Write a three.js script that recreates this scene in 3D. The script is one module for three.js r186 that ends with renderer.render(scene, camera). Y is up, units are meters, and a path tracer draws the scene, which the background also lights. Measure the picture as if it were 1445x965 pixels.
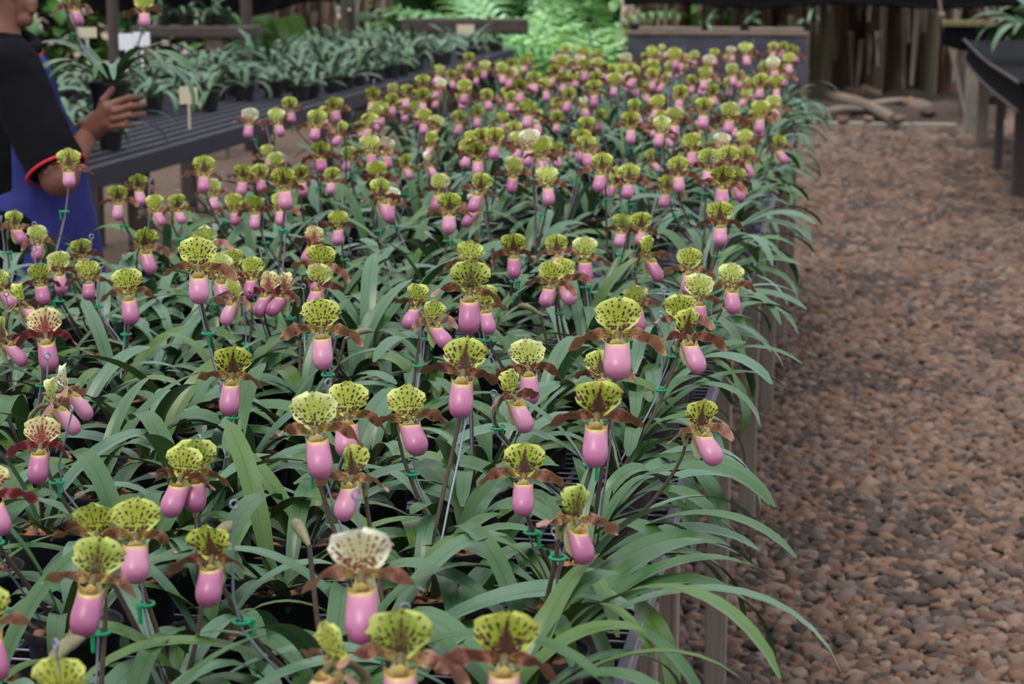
import * as THREE from 'three';
import { mergeGeometries, mergeVertices } from 'three/addons/utils/BufferGeometryUtils.js';
import { RoundedBoxGeometry } from 'three/addons/geometries/RoundedBoxGeometry.js';
import { ImprovedNoise } from 'three/addons/math/ImprovedNoise.js';
import { MarchingCubes } from 'three/addons/objects/MarchingCubes.js';

// ------------------------------------------------------------------ camera, sky, light, exposure
const W = 1445, H = 965, F = 2700, CAM_H = 1.45;
const V3 = (x = 0, y = 0, z = 0) => new THREE.Vector3(x, y, z);
const scene = new THREE.Scene();
const camera = new THREE.PerspectiveCamera(2 * Math.atan(H / 2 / F) * 180 / Math.PI, W / H, 0.05, 200);
const fwd = V3((1200 - 722.5) / F, (482.5 + 65) / F, -1).normalize();        // the benches run this way, seen in the camera's axes
const upc = V3(0, F, 482.5 + 65).normalize();                                // level horizon
const rtc = V3().crossVectors(fwd, upc);
const toWorld = (c) => V3(c.dot(rtc), c.dot(upc), -c.dot(fwd));
const ray = (px, py) => toWorld(V3((px - 722.5) / F, (482.5 - py) / F, -1));  // per metre of depth
const at = (px, py, depth) => ray(px, py).multiplyScalar(depth).add(V3(0, CAM_H, 0));
const onPlane = (px, py, y) => { const r = ray(px, py); return r.multiplyScalar((y - CAM_H) / r.y).add(V3(0, CAM_H, 0)); };
const AX = [V3(1, 0, 0), V3(0, 1, 0), V3(0, 0, 1)].map(toWorld);
const project = (p) => { const q = p.clone().sub(V3(0, CAM_H, 0)); const z = -q.dot(AX[2]); return [722.5 + F * q.dot(AX[0]) / z, 482.5 - F * q.dot(AX[1]) / z, z]; };
camera.position.set(0, CAM_H, 0);
camera.quaternion.setFromRotationMatrix(new THREE.Matrix4().makeBasis(AX[0], AX[1], AX[2]));
camera.focus = 2.15; camera.userData.fStop = 10.5;
scene.add(camera);

{ // overcast sky seen through the nursery's surroundings: a little brighter towards the zenith
  const w = 64, h = 64, d = new Float32Array(w * h * 4);
  for (let j = 0; j < h; j++) {
    const el = Math.max(0, Math.sin((j + 0.5 - h / 2) / h * Math.PI));
    const k = (1 + 2 * el) / 3;
    for (let i = 0; i < w; i++) d.set([0.93 * k, 0.98 * k, 1.06 * k, 1], (j * w + i) * 4);
  }
  const t = new THREE.DataTexture(d, w, h, THREE.RGBAFormat, THREE.FloatType);
  t.mapping = THREE.EquirectangularReflectionMapping; t.magFilter = THREE.LinearFilter; t.minFilter = THREE.LinearFilter; t.needsUpdate = true;
  scene.background = t; scene.environment = t;
}
const sun = new THREE.DirectionalLight(0xfff4e6, 1.0);                         // veiled sun, high behind the camera's left
sun.position.set(-3, 12, 2.5); sun.target.position.set(-0.5, 0, -4);
sun.castShadow = true; sun.shadow.radius = 40; sun.shadow.mapSize.set(2048, 2048);
Object.assign(sun.shadow.camera, { left: -12, right: 12, top: 14, bottom: -14, near: 0.5, far: 50 });
scene.add(sun, sun.target);
const renderer = new THREE.WebGLRenderer({ antialias: true });
renderer.toneMapping = THREE.LinearToneMapping;
renderer.toneMappingExposure = 3.55;
renderer.shadowMap.enabled = true;

// ------------------------------------------------------------------ helpers
let seed = 12345;
const rnd = () => { seed |= 0; seed = seed + 0x6D2B79F5 | 0; let t = Math.imul(seed ^ seed >>> 15, 1 | seed); t = t + Math.imul(t ^ t >>> 7, 61 | t) ^ t; return ((t ^ t >>> 14) >>> 0) / 4294967296; };
const rr = (a, b) => a + (b - a) * rnd();
const pick = (a) => a[Math.floor(rnd() * a.length)];
const clamp = (x, a, b) => Math.min(b, Math.max(a, x));
const mixn = (a, b, t) => a + (b - a) * t;
const smooth = (a, b, x) => { const t = clamp((x - a) / (b - a), 0, 1); return t * t * (3 - 2 * t); };
const noise = new ImprovedNoise();
const fbm = (x, y, z = 0) => noise.noise(x, y, z) * 0.6 + noise.noise(x * 2.1, y * 2.1, z + 7) * 0.3 + noise.noise(x * 4.3, y * 4.3, z + 13) * 0.15;
const table = (t, xs, ys) => { for (let i = 1; i < xs.length; i++) if (t <= xs[i]) return mixn(ys[i - 1], ys[i], smooth(xs[i - 1], xs[i], t)); return ys[ys.length - 1]; };
const used = new Map();
const numbered = (n) => { const k = used.get(n) || 0; used.set(n, k + 1); return k ? `${n}_${String(k).padStart(3, '0')}` : n; };
function part(name, geo, mat, parent, label) {
  const m = new THREE.Mesh(geo, mat); m.name = name; m.castShadow = m.receiveShadow = true;
  if (label) m.userData.label = label;
  parent.add(m); return m;
}
function thing(name, label, category, pos = [0, 0, 0], turn = 0, group) {
  const o = new THREE.Group(); o.name = numbered(name); o.position.set(...pos); o.rotation.y = turn;
  o.userData = { label, category }; if (group) o.userData.group = group;
  scene.add(o); return o;
}
function struct(name, geo, mat) { const m = part(name, geo, mat, scene); m.userData.kind = 'structure'; return m; }
function grid(nu, nv, fn, closeU = false) {                                   // fn(i/nu, j/nv) -> [x, y, z, u, v]
  const pos = [], uv = [], idx = [];
  for (let j = 0; j <= nv; j++) for (let i = 0; i <= nu; i++) { const p = fn(i / nu, j / nv); pos.push(p[0], p[1], p[2]); uv.push(p[3] ?? i / nu, p[4] ?? j / nv); }
  for (let j = 0; j < nv; j++) for (let i = 0; i < nu; i++) { const a = j * (nu + 1) + i, b = a + 1, c = a + nu + 1, d = c + 1; idx.push(a, b, d, a, d, c); }
  const g = new THREE.BufferGeometry();
  g.setAttribute('position', new THREE.Float32BufferAttribute(pos, 3)); g.setAttribute('uv', new THREE.Float32BufferAttribute(uv, 2)); g.setIndex(idx);
  g.computeVertexNormals();
  if (closeU) { const n = g.attributes.normal; for (let j = 0; j <= nv; j++) { const a = j * (nu + 1), b = a + nu; const v = V3(n.getX(a) + n.getX(b), n.getY(a) + n.getY(b), n.getZ(a) + n.getZ(b)).normalize(); n.setXYZ(a, v.x, v.y, v.z); n.setXYZ(b, v.x, v.y, v.z); } }
  return g;
}
function tube(pts, radii, sides = 6, steps = 10, flat = 1) {
  const c = new THREE.CatmullRomCurve3(pts), fr = c.computeFrenetFrames(steps), P = c.getPoints(steps);
  const rad = (t) => Array.isArray(radii) ? (() => { const s = t * (radii.length - 1), i = Math.min(Math.floor(s), radii.length - 2); return mixn(radii[i], radii[i + 1], s - i); })() : radii;
  const side = grid(sides, steps, (u, v) => { const i = Math.round(v * steps), a = u * Math.PI * 2, r = rad(v); const p = P[i], n = fr.normals[i], b = fr.binormals[i]; const x = Math.cos(a) * r, y = Math.sin(a) * r * flat; return [p.x + n.x * x + b.x * y, p.y + n.y * x + b.y * y, p.z + n.z * x + b.z * y, u, v]; }, true);
  const caps = [0, steps].map((k) => { const ids = [], pos = [], uv = []; const p = P[k]; pos.push(p.x, p.y, p.z); uv.push(0.5, 0.5); const base = k * (sides + 1); for (let i = 0; i <= sides; i++) { const q = side.attributes.position; pos.push(q.getX(base + i), q.getY(base + i), q.getZ(base + i)); uv.push(0.5, 0.5); } for (let i = 1; i <= sides; i++) k ? ids.push(0, i, i + 1) : ids.push(0, i + 1, i); const g = new THREE.BufferGeometry(); g.setAttribute('position', new THREE.Float32BufferAttribute(pos, 3)); g.setAttribute('uv', new THREE.Float32BufferAttribute(uv, 2)); g.setIndex(ids); g.computeVertexNormals(); return g; });
  return mergeGeometries([side, ...caps]);
}
function boxAt(cx, cy, cz, sx, sy, sz, r = 0.004) { const g = new RoundedBoxGeometry(sx, sy, sz, 2, Math.min(r, sx / 2.1, sy / 2.1, sz / 2.1)); g.translate(cx, cy, cz); return g; }
function tex(w, h, fn, srgb = true, repeat = false) {
  const d = new Uint8Array(w * h * 4);
  for (let j = 0; j < h; j++) for (let i = 0; i < w; i++) { const c = fn((i + 0.5) / w, (j + 0.5) / h); const k = (j * w + i) * 4; d[k] = clamp(c[0], 0, 255); d[k + 1] = clamp(c[1], 0, 255); d[k + 2] = clamp(c[2], 0, 255); d[k + 3] = 255; }
  const t = new THREE.DataTexture(d, w, h); t.magFilter = THREE.LinearFilter; t.minFilter = THREE.LinearFilter; if (srgb) t.colorSpace = THREE.SRGBColorSpace;
  if (repeat) t.wrapS = t.wrapT = THREE.RepeatWrapping; t.needsUpdate = true; return t;
}
const mix3 = (a, b, t) => [mixn(a[0], b[0], t), mixn(a[1], b[1], t), mixn(a[2], b[2], t)];
const std = (o) => new THREE.MeshStandardMaterial({ side: THREE.DoubleSide, roughness: 0.7, ...o });
const phys = (o) => new THREE.MeshPhysicalMaterial({ side: THREE.DoubleSide, roughness: 0.7, ...o });

// ------------------------------------------------------------------ ground, path
const gravelTex = tex(512, 512, (u, v) => {
  const n = fbm(u * 40, v * 40), m = fbm(u * 6 + 3, v * 6), k = noise.noise(u * 120, v * 120, 3);
  return mix3([72, 58, 48], [118, 94, 76], clamp(0.5 + n * 0.7 + k * 0.35 + m * 0.3, 0, 1));
}, true, true);
gravelTex.repeat.set(40, 40);
const groundMat = std({ map: gravelTex, roughness: 0.95 });
{ const g = new THREE.BoxGeometry(60, 0.1, 60); g.translate(0, -0.05, -18); struct('ground', g, groundMat); }

const stoneGeos = [];
for (let k = 0; k < 6; k++) {
  const g0 = new THREE.IcosahedronGeometry(1, 1); g0.deleteAttribute('uv'); g0.deleteAttribute('normal');
  const g = mergeVertices(g0); const p = g.attributes.position;
  for (let i = 0; i < p.count; i++) { const v = V3().fromBufferAttribute(p, i); const n = 1 + 0.75 * noise.noise(v.x * 1.3 + k * 9.1, v.y * 1.3, v.z * 1.3 + k); v.multiplyScalar(n); v.y *= 0.68; v.x *= 1.2; p.setXYZ(i, v.x, v.y, v.z); }
  g.computeVertexNormals(); stoneGeos.push(g);
}
const stoneCols = [[114, 90, 74], [100, 79, 66], [126, 104, 89], [94, 81, 74], [112, 84, 66], [70, 57, 50], [106, 90, 80], [98, 72, 56]].map((c) => new THREE.Color(`rgb(${c.join(',')})`));
{
  const g = new THREE.BoxGeometry(1.5, 0.012, 16.4); g.translate(0.42, 0.0, -8.3);
  const path = struct('path', g, groundMat);
  const lists = stoneGeos.map(() => []);
  const near = [];
  for (let z = -3.2; z > -16.6;) {
    const st = z > -7.5 ? 0.0235 : z > -11 ? 0.029 : 0.034;
    for (let x = -0.42; x < 1.35; x += st) {
      const X = x + rr(-0.5, 0.5) * st, Z = z + rr(-0.5, 0.5) * st;
      const [px, py] = project(V3(X, 0, Z)); if (px > 1500 || py > 1010 || px < 940) continue;
      const s = st * rr(0.42, 0.8) * (rnd() < 0.12 ? 1.35 : 1);
      const it = { k: Math.floor(rnd() * 6), p: V3(X, 0.006 + s * 0.3 + rr(0, 0.008), Z), r: [rr(-0.4, 0.4), rr(0, 6.3), rr(-0.4, 0.4)], s: V3(s * rr(0.85, 1.3), s, s), c: Math.floor(rnd() * 8) };
      if (noise.noise(X * 3.2, Z * 1.6, 5) > 0.12 && rnd() < 0.5) it.c = 5;
      (Z > -5.4 && it.s.x > 0.0165 && px > 985 && px < 1445 && py < 965) ? near.push(it) : lists[it.k].push(it);
    }
    z -= st;
  }
  near.sort((a, b) => b.s.x / -b.p.z - a.s.x / -a.p.z);
  near.slice(300).forEach((it) => lists[it.k].push(it));
  const stoneMats = stoneCols.map((c) => std({ color: c, roughness: 0.92 }));
  near.slice(0, 300).forEach((it) => { const m = part('stone', stoneGeos[it.k], stoneMats[it.c], path); m.position.copy(it.p); m.rotation.set(...it.r); m.scale.copy(it.s); });
  const white = std({ color: 0xffffff, roughness: 0.92 });
  lists.forEach((L, k) => {
    const im = new THREE.InstancedMesh(stoneGeos[k], white, L.length); im.name = 'gravel'; im.userData.kind = 'stuff'; im.castShadow = im.receiveShadow = true;
    const o = new THREE.Object3D();
    L.forEach((it, i) => { o.position.copy(it.p); o.rotation.set(...it.r); o.scale.copy(it.s); o.updateMatrix(); im.setMatrixAt(i, o.matrix); im.setColorAt(i, stoneCols[it.c]); });
    path.add(im);
  });
}

// ------------------------------------------------------------------ materials shared by benches and plants
const woodTex = (a, b, s) => tex(64, 256, (u, v) => mix3(a, b, clamp(0.5 + 0.5 * noise.noise(u * 14, v * 3, s) + 0.35 * fbm(u * 30, v * 9, s + 4), 0, 1)), true, true);
const greyWood = std({ map: woodTex([92, 80, 70], [134, 120, 106], 2), roughness: 0.9 });
const darkWood = std({ map: woodTex([52, 46, 44], [84, 74, 68], 8), roughness: 0.9 });
const mossWood = std({ map: woodTex([84, 78, 52], [128, 118, 78], 5), roughness: 0.95 });
const concrete = std({ map: tex(128, 128, (u, v) => { const n = fbm(u * 9, v * 9); return mix3([112, 106, 98], [158, 150, 138], clamp(0.55 + n, 0, 1)); }, true, true), roughness: 0.95 });
const blackPlastic = std({ color: 0x17171b, roughness: 0.55 });
const blackNet = phys({ color: 0x111016, roughness: 0.95, specularIntensity: 0.2 });
const wireMat = std({ color: 0x8c8a9c, roughness: 0.5, metalness: 0.25 });
const railMat = std({ color: 0x6f6d7a, roughness: 0.55, metalness: 0.1 });
const slatMat = std({ color: 0x2a2834, roughness: 0.75 });
const steel = std({ color: 0x8e90a2, roughness: 0.42, metalness: 0.55 });
const tieMat = std({ color: 0x0a8a5c, roughness: 0.5 });

// ------------------------------------------------------------------ main bench
const BX0 = -1.54, BX1 = -0.192, TOP = 0.755, BZ0 = -0.9, BZ1 = -8.4;
{
  const b = thing('nursery_bench', 'long wire mesh bench packed with flowering slipper orchids beside gravel path', 'bench');
  const W_ = BX1 - BX0, cx = (BX0 + BX1) / 2;
  const cw = new THREE.CylinderGeometry(0.0016, 0.0016, W_, 6); cw.rotateZ(Math.PI / 2);
  let n = 0; for (let z = BZ0 - 0.05; z > BZ1 && n < 296; z -= 0.0255, n++) part('cross_wire', cw, wireMat, b).position.set(cx, TOP - 0.0016, z);
  const L = BZ0 - BZ1;
  const lw = new THREE.BoxGeometry(0.006, 0.004, L);
  for (let x = BX0 + 0.06; x < BX1 - 0.02; x += 0.094) part('long_bar', lw, wireMat, b).position.set(x, TOP - 0.006, (BZ0 + BZ1) / 2);
  const rail = (x, s) => part('edge_rail', mergeGeometries([boxAt(0, 0.005, 0, 0.004, 0.022, L, 0.0018), boxAt(-s * 0.005, 0.0145, 0, 0.013, 0.004, L, 0.0018)]), railMat, b).position.set(x, TOP - 0.01, (BZ0 + BZ1) / 2);
  rail(BX1, 1); rail(BX0, -1);
  for (const z of [BZ0, BZ1]) part('end_rail', boxAt(0, 0, 0, W_, 0.05, 0.006, 0.003), railMat, b).position.set(cx, TOP - 0.01, z);
  part('liner', boxAt(cx, TOP - 0.045, (BZ0 + BZ1) / 2, W_ - 0.02, 0.004, L - 0.02, 0.002), blackNet, b, 'black woven liner under the wires');
  for (const z of [-1.2, -2.12, -2.42, -3.6, -4.8, -6.0, -7.2, -8.3]) for (const x of [BX1 - 0.024, BX0 + 0.04]) part('leg', boxAt(x, (TOP - 0.05) / 2, z, 0.042, TOP - 0.05, 0.042, 0.004), greyWood, b);
  for (const z of [-2.12, -3.6, -6.0, -8.3]) part('cross_beam', boxAt(cx, TOP - 0.075, z, W_ - 0.03, 0.05, 0.05, 0.004), greyWood, b);
}

// ------------------------------------------------------------------ orchid parts
const leafTex = tex(64, 128, (u, v) => {
  const e = Math.abs(u - 0.5) * 2; const vein = 0.5 + 0.5 * Math.cos(e * 30); const n = fbm(u * 8, v * 30);
  let c = mix3([186, 198, 188], [220, 228, 216], clamp(0.5 + 0.4 * n + 0.12 * vein, 0, 1));
  if (e < 0.06) c = mix3(c, [150, 176, 140], 0.8); if (e > 0.92) c = mix3(c, [212, 226, 172], 0.8);
  return c;
});
const leafMats = [0x577c52, 0x466f38, 0x70907a, 0x4c7244, 0x648668, 0x5f7f38].map((c) => phys({ color: c, map: leafTex, roughness: 0.36, transmission: 0.08, thickness: 0, specularIntensity: 1 }));
const leafGeos = [];
function leafGeo(L, w, el, droop, twist, side, nu = 4, nv = 12) {
  let x = 0, y = 0, a = el; const C = [];
  for (let j = 0; j <= nv; j++) { C.push([x, y, a]); const t = (j + 0.5) / nv; x += Math.cos(a) * L / nv; y += Math.sin(a) * L / nv; a -= droop / nv * (0.35 + 1.5 * t * t + 0.5 * Math.sin(t * 3)); }
  return grid(nu, nv, (u, v) => {
    const j = Math.round(v * nv), [cx, cy, ca] = C[j], s = (u - 0.5) * 2;
    const hw = w / 2 * table(v, [0, 0.1, 0.4, 0.7, 0.9, 1], [0.5, 0.62, 0.95, 1, 0.8, 0.2]);
    const tw = twist * v, across = s * hw * Math.cos(tw), lift = s * hw * Math.sin(tw) + Math.abs(s) * hw * 0.32 * (1 - v * 0.6);
    return [cx - Math.sin(ca) * lift, cy + Math.cos(ca) * lift, across + side * v * v * L * 0.18, u, v];
  });
}
for (let k = 0; k < 28; k++) leafGeos.push(leafGeo(rr(0.13, 0.23), rr(0.0165, 0.0245), rr(0.35, 1.2), rr(0.9, 2.3), rr(-0.5, 0.5), rr(-1, 1)));
const longLeaves = []; for (let k = 0; k < 6; k++) longLeaves.push(leafGeo(rr(0.24, 0.31), rr(0.018, 0.025), rr(0.55, 0.95), rr(1.3, 2.3), rr(-0.4, 0.4), rr(-0.7, 0.7), 4, 14));

const POT_H = 0.078, POT_R = 0.046;
const potGeo = new THREE.LatheGeometry([[0, 0], [0.033, 0], [0.036, 0.004], [0.0435, 0.066], [0.0465, 0.067], [0.0475, 0.0775], [0.046, 0.078], [0.0435, 0.076], [0.042, 0.062], [0, 0.06]].map((p) => new THREE.Vector2(...p)), 20);
const pebbleGeos = [], pebbleCols = [[176, 112, 78], [150, 92, 66], [120, 96, 82], [165, 120, 92], [98, 84, 78]];
for (let k = 0; k < 4; k++) {
  const gs = [];
  for (let i = 0; i < 26; i++) {
    const g = stoneGeos[i % 6].clone(); const s = rr(0.005, 0.0085), a = rr(0, 6.3), r = Math.sqrt(rnd()) * 0.036;
    g.rotateY(rr(0, 6)); g.scale(s, s * 1.1, s); g.translate(Math.cos(a) * r, POT_H - 0.014 + rr(0, 0.005), Math.sin(a) * r);
    const c = new THREE.Color(`rgb(${pick(pebbleCols).join(',')})`), arr = []; for (let q = 0; q < g.attributes.position.count; q++) arr.push(c.r, c.g, c.b);
    g.setAttribute('color', new THREE.Float32BufferAttribute(arr, 3)); gs.push(g);
  }
  pebbleGeos.push(mergeGeometries(gs));
}
const pebbleMat = std({ vertexColors: true, roughness: 0.9 });

// dorsal sepal textures: green or cream ground, pale margin, maroon spots strung along veins that fan out of the base
function dorsalTex(center, edge, spot, dens, size, k, blotch = 0) {
  const spots = [];
  for (let v = -5; v <= 5; v++) {
    const ang = v * 0.2 + rr(-0.03, 0.03), m = Math.round((1 - Math.abs(v) * 0.06) * dens);
    for (let i = 0; i < m; i++) { const r = 0.1 + (i + rnd() * 0.9) / m * (0.82 - Math.abs(v) * 0.05); if (rnd() < 0.9) spots.push([0.5 + Math.sin(ang * 1.15) * r * 0.85, r * Math.cos(ang * 0.75), ang, size * rr(0.6, 1.35) * (1.25 - r * 0.5), rr(1.0, 1.9)]); }
  }
  return tex(96, 96, (u, v) => {
    const dx = (u - 0.5) * 2, r = Math.hypot(dx * 0.9, (v - 0.45) * 1.7);
    let c = mix3(center, edge, smooth(0.3, 0.85, r + 0.12 * fbm(u * 6, v * 6, k)));
    const vein = Math.sin(Math.atan2(dx, v + 0.08) * 26); c = mix3(c, [c[0] * 0.86, c[1] * 0.93, c[2] * 0.8], smooth(0.5, 1, vein) * 0.4);
    let s = 0; const wob = 0.012 * noise.noise(u * 30, v * 30, k);
    for (const [x, y, a, z, el] of spots) { const ex = u - x, ey = v - y, al = ex * Math.sin(a) + ey * Math.cos(a), ac = ex * Math.cos(a) - ey * Math.sin(a); const q = Math.hypot(al / el, ac) + wob; if (q < z) s = Math.max(s, smooth(z, z * 0.72, q)); }
    if (blotch) s = Math.max(s, blotch * smooth(0.34, 0.16, Math.abs(dx) * 0.9 + Math.abs(v - 0.3) * 0.55 + 0.15 * fbm(u * 14, v * 14, k)));
    return mix3(c, spot, s * 0.93);
  });
}
const DARK = [66, 26, 24], RED = [112, 40, 36];
const KINDS = {
  a: { t: dorsalTex([176, 190, 62], [206, 214, 110], DARK, 8, 0.027, 1), w: 'lime' },
  b: { t: dorsalTex([160, 178, 52], [196, 206, 92], DARK, 8, 0.03, 2, 0.9), w: 'yellow-green' },
  c: { t: dorsalTex([220, 216, 164], [242, 240, 216], RED, 8, 0.026, 3), w: 'cream' },
  d: { t: dorsalTex([188, 202, 90], [220, 226, 150], DARK, 9, 0.023, 4), w: 'pale-green' },
  e: { t: dorsalTex([222, 200, 150], [226, 216, 150], [128, 44, 38], 8, 0.03, 5, 0.85), w: 'red-blotched' },
  f: { t: dorsalTex([152, 172, 60], [192, 204, 104], [58, 34, 26], 9, 0.028, 6, 0.55), w: 'olive' },
};
for (const k in KINDS) KINDS[k].m = phys({ map: KINDS[k].t, roughness: 0.55, transmission: 0.22, thickness: 0 });
function petalTex(base, outer, edge, spot, k) {
  const sp = []; for (let i = 0; i < 46; i++) sp.push([rr(0.03, 0.62), rr(0.12, 0.88), rr(0.018, 0.034)]);
  return tex(96, 40, (u, v) => {
    const e = Math.abs(v - 0.5) * 2; let c = mix3(base, outer, smooth(0.05, 0.5, u + 0.2 * fbm(u * 8, v * 4, k)));
    c = mix3(c, edge, smooth(0.72, 1, e + 0.1 * fbm(u * 20, v * 5, k)) * 0.75); c = mix3(c, edge, smooth(0.88, 1, u) * 0.6);
    let s = 0; for (const [x, y, r] of sp) { const q = Math.hypot((u - x) * 1.2, (v - y) * 0.5); if (q < r) s = Math.max(s, smooth(r, r * 0.6, q)); }
    return mix3(c, spot, s * 0.85);
  });
}
const petalMats = [
  petalTex([182, 160, 84], [146, 100, 76], [196, 162, 116], [78, 34, 28], 1), petalTex([150, 100, 70], [122, 74, 60], [176, 134, 100], [70, 26, 24], 2),
  petalTex([196, 170, 104], [166, 116, 98], [204, 164, 126], [92, 38, 34], 3), petalTex([146, 60, 62], [134, 52, 62], [186, 112, 110], [84, 24, 30], 4),
].map((t) => phys({ map: t, roughness: 0.5, transmission: 0.18, thickness: 0 }));
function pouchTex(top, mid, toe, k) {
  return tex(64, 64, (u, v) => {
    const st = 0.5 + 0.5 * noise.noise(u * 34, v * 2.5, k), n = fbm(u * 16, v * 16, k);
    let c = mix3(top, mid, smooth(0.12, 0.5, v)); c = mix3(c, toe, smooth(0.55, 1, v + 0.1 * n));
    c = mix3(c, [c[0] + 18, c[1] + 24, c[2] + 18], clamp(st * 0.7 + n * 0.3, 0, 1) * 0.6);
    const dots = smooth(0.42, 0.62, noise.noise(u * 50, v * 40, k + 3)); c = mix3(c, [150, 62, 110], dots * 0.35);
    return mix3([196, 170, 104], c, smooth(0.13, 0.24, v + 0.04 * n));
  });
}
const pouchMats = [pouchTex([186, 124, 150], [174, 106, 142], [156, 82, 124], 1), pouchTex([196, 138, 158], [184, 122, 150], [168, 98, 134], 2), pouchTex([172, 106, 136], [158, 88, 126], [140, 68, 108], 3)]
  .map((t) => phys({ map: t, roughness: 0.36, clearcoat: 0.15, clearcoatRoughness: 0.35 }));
const staminodeMat = std({ map: tex(32, 32, (u, v) => mix3([206, 180, 108], [166, 104, 60], smooth(0.22, 0.08, Math.hypot(u - 0.5, v - 0.5)) * 0.7 + 0.2 * noise.noise(u * 9, v * 9, 2))), roughness: 0.45 });
const lowerSepalMat = phys({ map: tex(32, 48, (u, v) => { const s = smooth(0.3, 0.5, noise.noise(u * 22, v * 12, 4)); return mix3(mix3([190, 192, 128], [206, 210, 160], Math.abs(u - 0.5) * 2), [110, 96, 58], s * 0.5); }), roughness: 0.55, transmission: 0.2, thickness: 0 });
const stalkMat = std({ map: tex(16, 64, (u, v) => mix3([58, 46, 42], [84, 72, 52], clamp(0.5 + fbm(u * 6, v * 30), 0, 1))), roughness: 0.75 });
const ovaryMat = std({ map: tex(16, 48, (u, v) => mix3([112, 116, 62], [92, 66, 56], clamp(0.5 + fbm(u * 8, v * 8), 0, 1))), roughness: 0.65 });
const budMat = std({ map: tex(32, 64, (u, v) => mix3([128, 138, 84], [112, 84, 84], clamp(0.4 + fbm(u * 6, v * 9) + (v - 0.5) * 0.3, 0, 1))), roughness: 0.6 });

function dorsalGeo(k) {
  const ph = rr(0, 6), ph2 = rr(0, 6), ruff = rr(0.0018, 0.004), refl = rr(-0.006, 0.004), hood = rr(0.1, 0.75), apex = rr(0.0, 0.35), fold = k % 4 === 3 ? 0.7 : 1, skew = rr(-0.12, 0.12);
  return grid(12, 10, (u, v) => {
    const s = (u - 0.5) * 2, hw = 0.0222 * fold * (1 + 0.05 * Math.sin(v * 31 + ph)) * table(v, [0, 0.12, 0.3, 0.5, 0.66, 0.82, 0.93, 1], [0.24, 0.46, 0.86, 1, 0.97, 0.8, 0.55, 0.12 + apex * 0.35]);
    const edge = Math.pow(Math.abs(s), 3), top = smooth(0.8, 1, v);
    const x = s * hw * (1 + 0.05 * Math.sin(v * 22 + ph2) * Math.abs(s)) + skew * v * 0.02;
    const y = 0.0375 * v * (1 + 0.04 * Math.sin(s * 7 + ph) * top) - Math.abs(s) * 0.003 * top;
    const rip = ruff * Math.max(edge, top * 0.8) * Math.sin(Math.atan2(s, (v - 0.4) * 1.6) * 7 + ph);
    const z = -0.004 * v + hood * 0.014 * v * v + refl * s * s * smooth(0.1, 0.5, v) * 1.2 - (fold < 1 ? 0.011 * s * s * v : 0) + rip;
    return [x, y, z, 0.5 + s * hw / 0.0436, v];
  });
}
function petalGeo(side) {
  const L = rr(0.036, 0.047), droop = rr(0.008, 0.026), tw = rr(-0.6, 1.6), ph = rr(0, 6), fw = rr(-0.004, 0.014), wave = rr(0.002, 0.0042), rise = rr(0.003, 0.009);
  return grid(22, 4, (u, v) => {
    const s = (v - 0.5) * 2, hw = 0.0074 * (1 + 0.1 * Math.sin(u * 15 + ph)) * table(u, [0, 0.15, 0.5, 0.8, 0.94, 1], [0.5, 0.72, 0.9, 1.1, 0.8, 0.2]);
    const a = 0.25 + tw * u * u + 0.25 * Math.sin(u * 9 + ph), w = s * hw, rip = wave * Math.abs(s) * Math.sin(u * 19 + ph + (s > 0 ? 1.3 : 0));
    const cy = rise * Math.sin(u * 2.4) - droop * u * u, cz = fw * u;
    return [side * (0.0025 + u * L * 0.97), cy + w * Math.cos(a) + rip * Math.sin(a), cz + w * Math.sin(a) + rip, u, v];
  });
}
function pouchGeo() {
  const ang = rr(0.5, 0.85), L = rr(0.032, 0.039), fat = rr(0.88, 1.02), D = [0, -Math.cos(ang), Math.sin(ang)], Y = [0, Math.sin(ang), Math.cos(ang)], P0 = [0, -0.0102, 0.008];
  const S = [-0.3, -0.1, 0, 0.05, 0.14, 0.3, 0.46, 0.62, 0.76, 0.87, 0.94, 0.985, 1], R = [0.72, 0.88, 1.06, 0.99, 0.97, 1.02, 1.07, 1.08, 1.02, 0.87, 0.65, 0.35, 0];
  return grid(16, S.length - 1, (u, v) => {
    const j = Math.round(v * (S.length - 1)), s = S[j], a = u * Math.PI * 2, r = 0.0122 * fat * R[j], x = Math.cos(a), y = Math.sin(a);
    const rim = smooth(0.35, 0, Math.abs(s)), lift = rim * (0.0095 * Math.pow(Math.abs(x), 5) + (y < 0 ? 0.011 * y * y : -0.003 * y)), d = Math.abs(s) * L * (s < 0 ? 0.9 : 1) - lift;
    const bend = 0.004 * Math.sin(clamp(s, 0, 1) * 2.2), yy = y * r * 0.86 + bend;
    return [P0[0] + x * r, P0[1] + D[1] * d + Y[1] * yy, P0[2] + D[2] * d + Y[2] * yy, u, s <= 0 ? 0.02 : 0.08 + s * 0.92];
  }, true);
}
const staminodeGeo = (() => { const g = new THREE.SphereGeometry(1, 12, 8); const p = g.attributes.position; for (let i = 0; i < p.count; i++) p.setXYZ(i, p.getX(i) * 0.0048 * (1 - 0.25 * p.getY(i)), p.getY(i) * 0.0064 - 0.0075, p.getZ(i) * 0.0014 + 0.0085 + 0.002 * p.getY(i)); g.computeVertexNormals(); return g; })();
const columnGeo = (() => { const g = tube([V3(0, 0.001, -0.002), V3(0, 0.001, 0.004), V3(0, -0.003, 0.0075)], [0.0035, 0.0032, 0.003], 8, 4); return g; })();
const lowerSepalGeo = grid(6, 6, (u, v) => { const s = (u - 0.5) * 2, hw = 0.0095 * table(v, [0, 0.2, 0.5, 0.8, 1], [0.35, 0.85, 1, 0.7, 0.05]); return [s * hw, -0.003 - 0.034 * v, -0.001 + 0.006 * v - 0.003 * s * s, u, v]; });
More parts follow.
